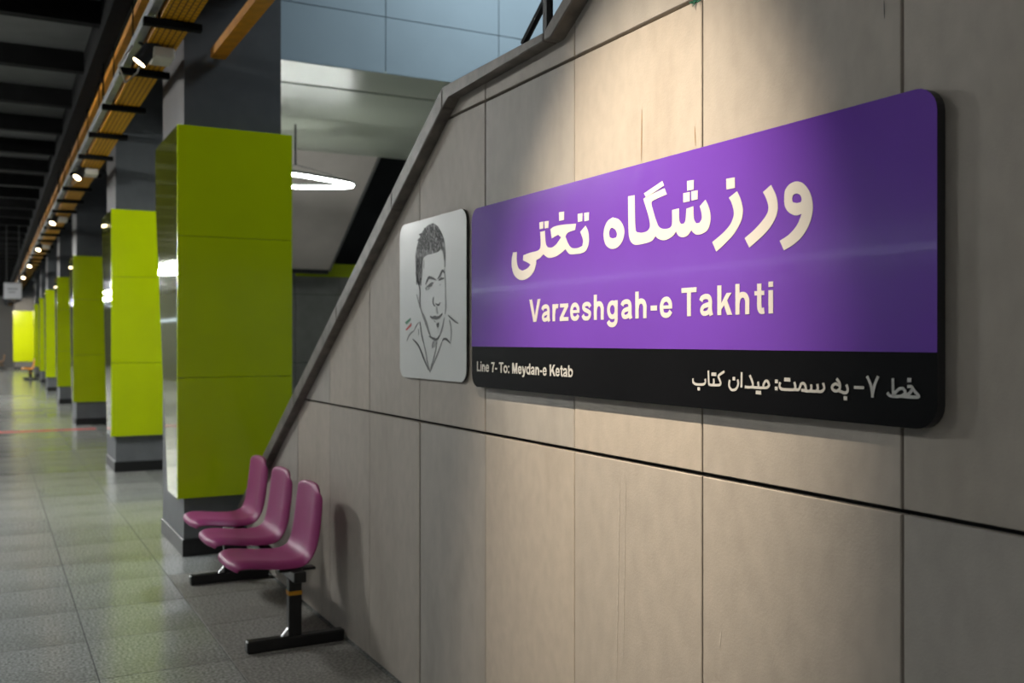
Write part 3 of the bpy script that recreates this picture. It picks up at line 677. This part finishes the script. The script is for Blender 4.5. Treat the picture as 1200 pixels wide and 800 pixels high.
# --- portrait board
XP = D - 0.014
p_l, p_r = on_x(468.6, 300, XP).y, on_x(546.6, 300, XP).y
P_Z1 = 0.5 * (on_x(472.5, 263, XP).z + on_x(540, 245.6, XP).z); P_Z0 = 0.5 * (on_x(470.8, 441, XP).z + on_x(540, 448.2, XP).z)
port = empty('portrait_board', (XP, (p_l + p_r) / 2, P_Z0)); tag(port, 'white board with a pencil portrait of a man, left of the purple sign', 'portrait')
to_sign(slab('board', rounded_rect(p_r, p_l, P_Z0, P_Z1, 0.05), XP, 0.008, M['white'], None, M['signedge']), port)
for yy in (p_r + .12, p_l - .12): to_sign(box('standoff', M['steel'], XP + 0.008, D + 0.003, yy - .015, yy + .015, P_Z0 + .3, P_Z0 + .34), port)
XI = XP - 0.0012
PC = pix(XI, 465, 255, 9.41); PD = pix(XI, 465, 330, 9.41); PE = pix(XI, 465, 365, 9.41)
def build_hair(bm, x):
    hair = [(204, 430), (222, 310), (262, 195), (305, 120), (350, 80), (400, 60), (455, 100), (500, 190), (522, 260), (534, 380), (532, 540), (522, 545), (516, 430), (492, 325), (455, 375), (385, 398), (330, 412), (288, 450), (280, 560), (272, 680), (252, 730), (222, 700), (208, 560)]
    add_fill(bm, [[PC(p) for p in smooth_loop(hair, 3)]], x)
tag(print_part('hair_shading', M['hair'], build_hair, port, XI), 'dark hatched hair of the drawing')
rnd = random.Random(3)
def build_hair_lines(bm, x):
    for i in range(170):
        s = rnd.random(); cx = 215 + 300 * rnd.random(); cy = 115 + 290 * rnd.random()
        if ((cx - 370) / 150) ** 2 + ((cy - 330) / 235) ** 2 > 1 or (cx > 300 and cy > 370): continue
        a = math.radians(100 - (cx - 370) * 0.35 + rnd.uniform(-25, 25)); l = rnd.uniform(20, 48)
        p0 = (cx, cy); p1 = (cx + math.cos(a) * l * .5, cy - math.sin(a) * l * .5); p2 = (cx + math.cos(a + .3) * l, cy - math.sin(a + .3) * l)
        if ((p2[0] - 370) / 160) ** 2 + ((p2[1] - 340) / 275) ** 2 > 1: continue
        add_ribbon(bm, [PC(p) for p in (p0, p1, p2)], rnd.uniform(0.004, 0.009), x - 0.000004 * i, taper=True, sub=3)
    for i in range(60):
        cy = 420 + 290 * rnd.random(); cx = 212 + rnd.random() * 60
        add_ribbon(bm, [PC((cx, cy)), PC((cx + rnd.uniform(-6, 4), cy + 40))], 0.005, x - 0.000004 * (i + 160), taper=True)
tag(print_part('hair_strokes', M['ink'], build_hair_lines, port, XI - 0.0009), 'dark pencil strokes in the hair')
S_dark = [  # (frame, path, width)
 (PC, [(318, 735), (335, 690), (356, 660), (390, 668), (432, 684)], .014), (PC, [(452, 672), (475, 640), (492, 600), (510, 585), (528, 610)], .013),
 (PC, [(330, 765), (355, 748), (378, 728), (402, 714)], .011), (PC, [(345, 760), (372, 742), (388, 738)], .015), (PC, [(462, 690), (488, 674), (520, 668)], .011), (PC, [(478, 684), (496, 676)], .014),
 (PD, [(222, 0), (246, 40), (256, 110), (256, 200), (262, 290)], .010),
 (PD, [(368, 380), (392, 398), (420, 392), (440, 396), (470, 388), (502, 352)], .015), (PD, [(405, 405), (440, 404), (475, 392)], .010), (PD, [(440, 462), (452, 484), (462, 452)], .017), (PD, [(446, 500), (452, 510)], .008),
 (PD, [(356, 600), (392, 622), (430, 638), (456, 620), (470, 590)], .011), (PD, [(395, 218), (408, 256), (424, 268)], .007), (PD, [(428, 240), (446, 252), (466, 256), (476, 226)], .008),
 (PE, [(176, 304), (212, 340), (245, 388), (272, 450), (300, 525), (328, 590), (350, 645)], .011), (PE, [(256, 110), (266, 200), (282, 290), (298, 350)], .008),
 (PE, [(500, 322), (520, 302), (545, 304), (570, 326), (592, 350)], .011), (PE, [(566, 40), (600, 72), (640, 108), (676, 130)], .008)]
S_soft = [
 (PD, [(262, 290), (280, 360), (312, 440), (345, 530), (372, 600)], .011), (PD, [(470, 600), (492, 530), (508, 470), (522, 400)], .009), (PD, [(300, 420), (330, 500), (356, 580)], .010),
 (PD, [(404, 170), (398, 205), (398, 240)], .009), (PD, [(218, 140), (232, 190), (248, 255), (254, 290)], .007), (PD, [(412, 430), (425, 445)], .009), (PD, [(320, 60), (322, 95)], .006),
 (PE, [(296, 350), (316, 440), (338, 560), (364, 665)], .009), (PE, [(442, 335), (428, 420), (404, 520), (380, 600), (366, 668)], .009), (PE, [(496, 330), (466, 420), (430, 510), (392, 598), (368, 665)], .010),
 (PE, [(580, 90), (594, 160), (600, 235), (592, 330)], .007), (PE, [(110, 325), (130, 272), (160, 232), (188, 212)], .009), (PE, [(408, 325), (396, 360), (390, 402)], .014), (PE, [(188, 212), (212, 160), (240, 120)], .005)]
S_pale = [(PD, [(535, 80), (536, 180), (538, 280), (530, 360)], .012), (PC, [(520, 560), (532, 700), (535, 800)], .009), (PD, [(285, 350), (320, 450), (350, 560)], .020), (PD, [(438, 270), (440, 330), (452, 350)], .016), (PE, [(240, 260), (236, 190)], .007), (PD, [(400, 620), (420, 660), (400, 720)], .03), (PD, [(310, 70), (330, 80), (360, 70)], .012), (PC, [(470, 745), (485, 735)], .010), (PC, [(300, 470), (296, 560)], .012)]
for lst, mk, dx in ((S_pale, 'ink_pale', 0), (S_soft, 'ink_soft', .0004), (S_dark, 'ink', .0008)):
    for i, (fr, pth, w) in enumerate(lst):
        print_part('pencil_stroke', M[mk], lambda bm, x: add_ribbon(bm, [fr(p) for p in pth], w * 0.85, x, taper=True), port, XI - dx - 0.00002 * (i % 8))
tag(print_part('green_mark', M['flag_green'], lambda bm, x: add_fill(bm, [[PE(p) for p in ((90, 120), (148, 70), (150, 96), (108, 142))]], x), port, XI), 'green slanted stroke')
tag(print_part('red_mark', M['flag_red'], lambda bm, x: add_fill(bm, [[PE(p) for p in ((95, 200), (158, 126), (160, 156), (108, 208))]], x), port, XI), 'red slanted stroke')

# rust streaks and pale run marks on the wall panels
M['rust'] = mat('rust_stain', (0.27, 0.17, 0.085), 0.7, noise=(60, 0.3))
M['scuff'] = mat('pale_scuff', (0.50, 0.46, 0.40), 0.7, noise=(60, 0.2))
for (u0, v0, u1, v1, w, mk) in ((752, 128, 751.5, 188, .0035, 'rust'), (814, 148, 815, 171, .003, 'rust'), (1036, 0, 1036.5, 22, .0025, 'signedge'), (726, 560, 722, 800, .004, 'scuff'), (733, 560, 730, 770, .003, 'scuff'), (845, 738, 843, 758, .004, 'scuff')):
    a, b = on_x(u0, v0, D - 0.002), on_x(u1, v1, D - 0.002)
    bm = bmesh.new(); add_ribbon(bm, [(a.y, a.z), ((a.y + b.y) / 2, (a.z + b.z) / 2), (b.y, b.z)], w, D - 0.002, taper=True)
    link('stain_streak', bm, M[mk], wall_right)

# ================================================================== BENCH
def seat_mesh(m, w=0.43):
    # profile in (x outward from wall is -x, z): front lip -> pan -> back
    prof = [(-0.240, 0.405), (-0.246, 0.425), (-0.225, 0.443), (-0.17, 0.441), (-0.08, 0.428), (0.02, 0.418), (0.09, 0.420), (0.135, 0.445), (0.158, 0.495), (0.170, 0.57), (0.180, 0.65), (0.189, 0.73), (0.193, 0.768), (0.202, 0.785), (0.216, 0.777)]
    bm = bmesh.new(); N = 14; grid = []
    for i, (px, pz) in enumerate(prof):
        s = i / (len(prof) - 1); row = []
        wid = w * (1.0 if s < .5 else 1.0 - 0.07 * ((s - .5) / .5) ** 1.5)
        if i <= 1: wid *= 0.90
        if i == 2: wid *= 0.965
        if i >= len(prof) - 4: wid *= (1, 0.97, 0.93, 0.86)[i - (len(prof) - 4)]
        for j in range(N + 1):
            q = -1 + 2 * j / N; e = abs(q) ** 4
            dz = dx = 0.0
            if i < 8: dz = 0.016 * (1 - math.cos(q * math.pi / 2) ** .5 if abs(q) < 1 else 1) * 0 + 0.014 * q * q * (1 if i > 2 else 0.2) - 0.034 * (.25, .55, .8, .95, 1, 1, 1, 1)[i] * max(0, abs(q) - .80) / .20
            else: dx = -0.022 * q * q + 0.034 * (1, 1, 1, .9, .6, .2, 0)[i - 8] * max(0, abs(q) - .80) / .20
            if i <= 3: dx += (0.03, 0.03, 0.025, 0.01)[i] * e
            if i >= len(prof) - 3: dz -= 0.030 * e
            row.append(bm.verts.new((px + dx, q * wid / 2, pz + dz)))
        grid.append(row)
    for i in range(len(prof) - 1):
        for j in range(N): bm.faces.new((grid[i][j], grid[i][j + 1], grid[i + 1][j + 1], grid[i + 1][j]))
    me = bpy.data.meshes.new('seat'); bmesh.ops.recalc_face_normals(bm, faces=bm.faces[:]); bm.to_mesh(me); bm.free()
    for p in me.polygons: p.use_smooth = True
    me.materials.append(m); return me
def make_bench(loc, label, m, rot=0.0):
    """origin: centre of the bench on the floor; seats spaced along y, backs toward +x"""
    o = empty('bench', loc); tag(o, label, 'bench'); o.rotation_euler.z = rot
    sm = seat_mesh(m)
    for k in (-1, 0, 1):
        s = bpy.data.objects.new('seat', sm); COL.objects.link(s); s.parent = o; s.location = (-0.034 + k * 0.018, k * 0.61, 0)
        md = s.modifiers.new('thickness', 'SOLIDIFY'); md.thickness = 0.012; md.offset = 0
        md = s.modifiers.new('smooth', 'SUBSURF'); md.levels = 1; md.render_levels = 2
        box('seat_bracket', M['black'], -0.13, 0.11, k * 0.61 - .02, k * 0.61 + .02, 0.385, 0.412, s, 0.002).location.y = -k * 0.61 + k * 0.61
    for s in o.children:
        for b in s.children:
            b.location = (-s.location.x, -s.location.y, 0)
    box('beam', M['black'], -0.01, 0.05, -0.86, 0.86, 0.335, 0.387, o, 0.004)
    for k in (-1, 1):
        y = k * 0.75
        leg = box('leg', M['black'], -0.012, 0.052, y - .024, y + .024, 0.058, 0.34, o, 0.004)
        box('foot', M['black'], -0.215, 0.270, y - .028, y + .028, 0.0, 0.058, leg, 0.006)
        bm = bmesh.new(); bm_prism(bm, [(-0.012, y - .012, 0.058), (-0.012, y - .012, 0.095), (-0.045, y - .012, 0.058)], (0, 0.024, 0)); link('weld_gusset', bm, M['weld'], leg)
        box('yellow_band', M['yellow_tape'], -0.0135, 0.0535, y - .0255, y + .0255, 0.258, 0.278, leg)
        box('top_plate', M['black'], -0.06, 0.12, y - .03, y + .03, 0.375, 0.388, leg, 0.002)
    return o
make_bench((1.306, 5.53, 0), 'row of three magenta plastic seats on black steel legs against the wall', M['pink'])
make_bench((1.36, 42.0, 0), 'far bench with an orange seat shell, beside the distant columns', M['orange'])
make_bench((0.5, 56.0, 0), 'far tan bench at the left end of the platform', M['brown'])

# ================================================================== SMALL THINGS
# hanging sign far down the platform
hs = empty('hanging_sign', tuple(on_y(15, 350, 24.0))); tag(hs, 'small white hanging sign below the dark ceiling far along the platform', 'sign')
a = on_y(4.5, 331, 24.0); b = on_y(25.5, 350, 24.0)
hw = (b.x - a.x) / 2; hh = a.z - b.z
box('board', M['sign_white'], -hw, hw, -.04, .04, 0, hh, hs, 0.01)
box('text_line', M['sign_grey'], -hw * .6, hw * .55, -.043, -.04, hh * .58, hh * .66, hs); box('text_line', M['sign_grey'], -hw * .5, hw * .3, -.043, -.04, hh * .38, hh * .45, hs)
for s in (-.7, .7): box('hanger_rod', M['black'], hw * s - .012, hw * s + .012, -.012, .012, hh, 4.14 - hs.location.z, hs)
# handrail on the landing coping
hr = empty('handrail', (D - .02, 2.70, 2.48)); tag(hr, 'dark metal handrail frame with glass standing on the coping corner', 'handrail')
ORG = Vector(hr.location)
def hb(name, p, q, r, m): 
    bm = bmesh.new(); bm_tube(bm, [Vector(p) - ORG, Vector(q) - ORG], r, 8); return link(name, bm, m, hr)
xh = D - 0.02
hb('post', (xh, 2.70, 2.485), (xh, 2.70, 3.35), 0.017, M['black'])
hb('post', (xh, 1.75, 3.1), (xh, 1.75, 3.95), 0.020, M['black'])
hb('rail_bar', (xh, 2.70, 3.35), (xh, 1.75, 3.93), 0.022, M['steel'])
hb('lower_bar', (xh, 2.72, 2.60), (xh, 1.75, 3.18), 0.012, M['black'])
hb('end_brace', (xh, 2.86, 2.495), (xh, 2.72, 2.59), 0.012, M['black'])
bm = bmesh.new(); bm_prism(bm, [Vector(p) - ORG for p in ((xh - .004, 2.69, 2.64), (xh - .004, 1.78, 3.20), (xh - .004, 1.78, 3.88), (xh - .004, 2.69, 3.32))], (0.008, 0, 0)); link('glass_pane', bm, M['glass'], hr)
# scrap of green garland in the wall joint
ga = on_x(815, 1, D - 0.006); go = empty('garland_scrap', tuple(ga)); tag(go, 'scrap of green tinsel caught in the upper wall joint', 'tinsel')
bm = bmesh.new()
for i in range(16):
    y = 0.018 - 0.036 * i / 15; z = 0.004 + .006 * math.sin(i * 2.1)
    bm_tube(bm, [(0.004, y, z), (-0.006, y + rnd.uniform(-.004, .004), z + rnd.uniform(-.014, .008))], [0.0022, 0.0008], 4)
link('tinsel', bm, M['leaf'], go)
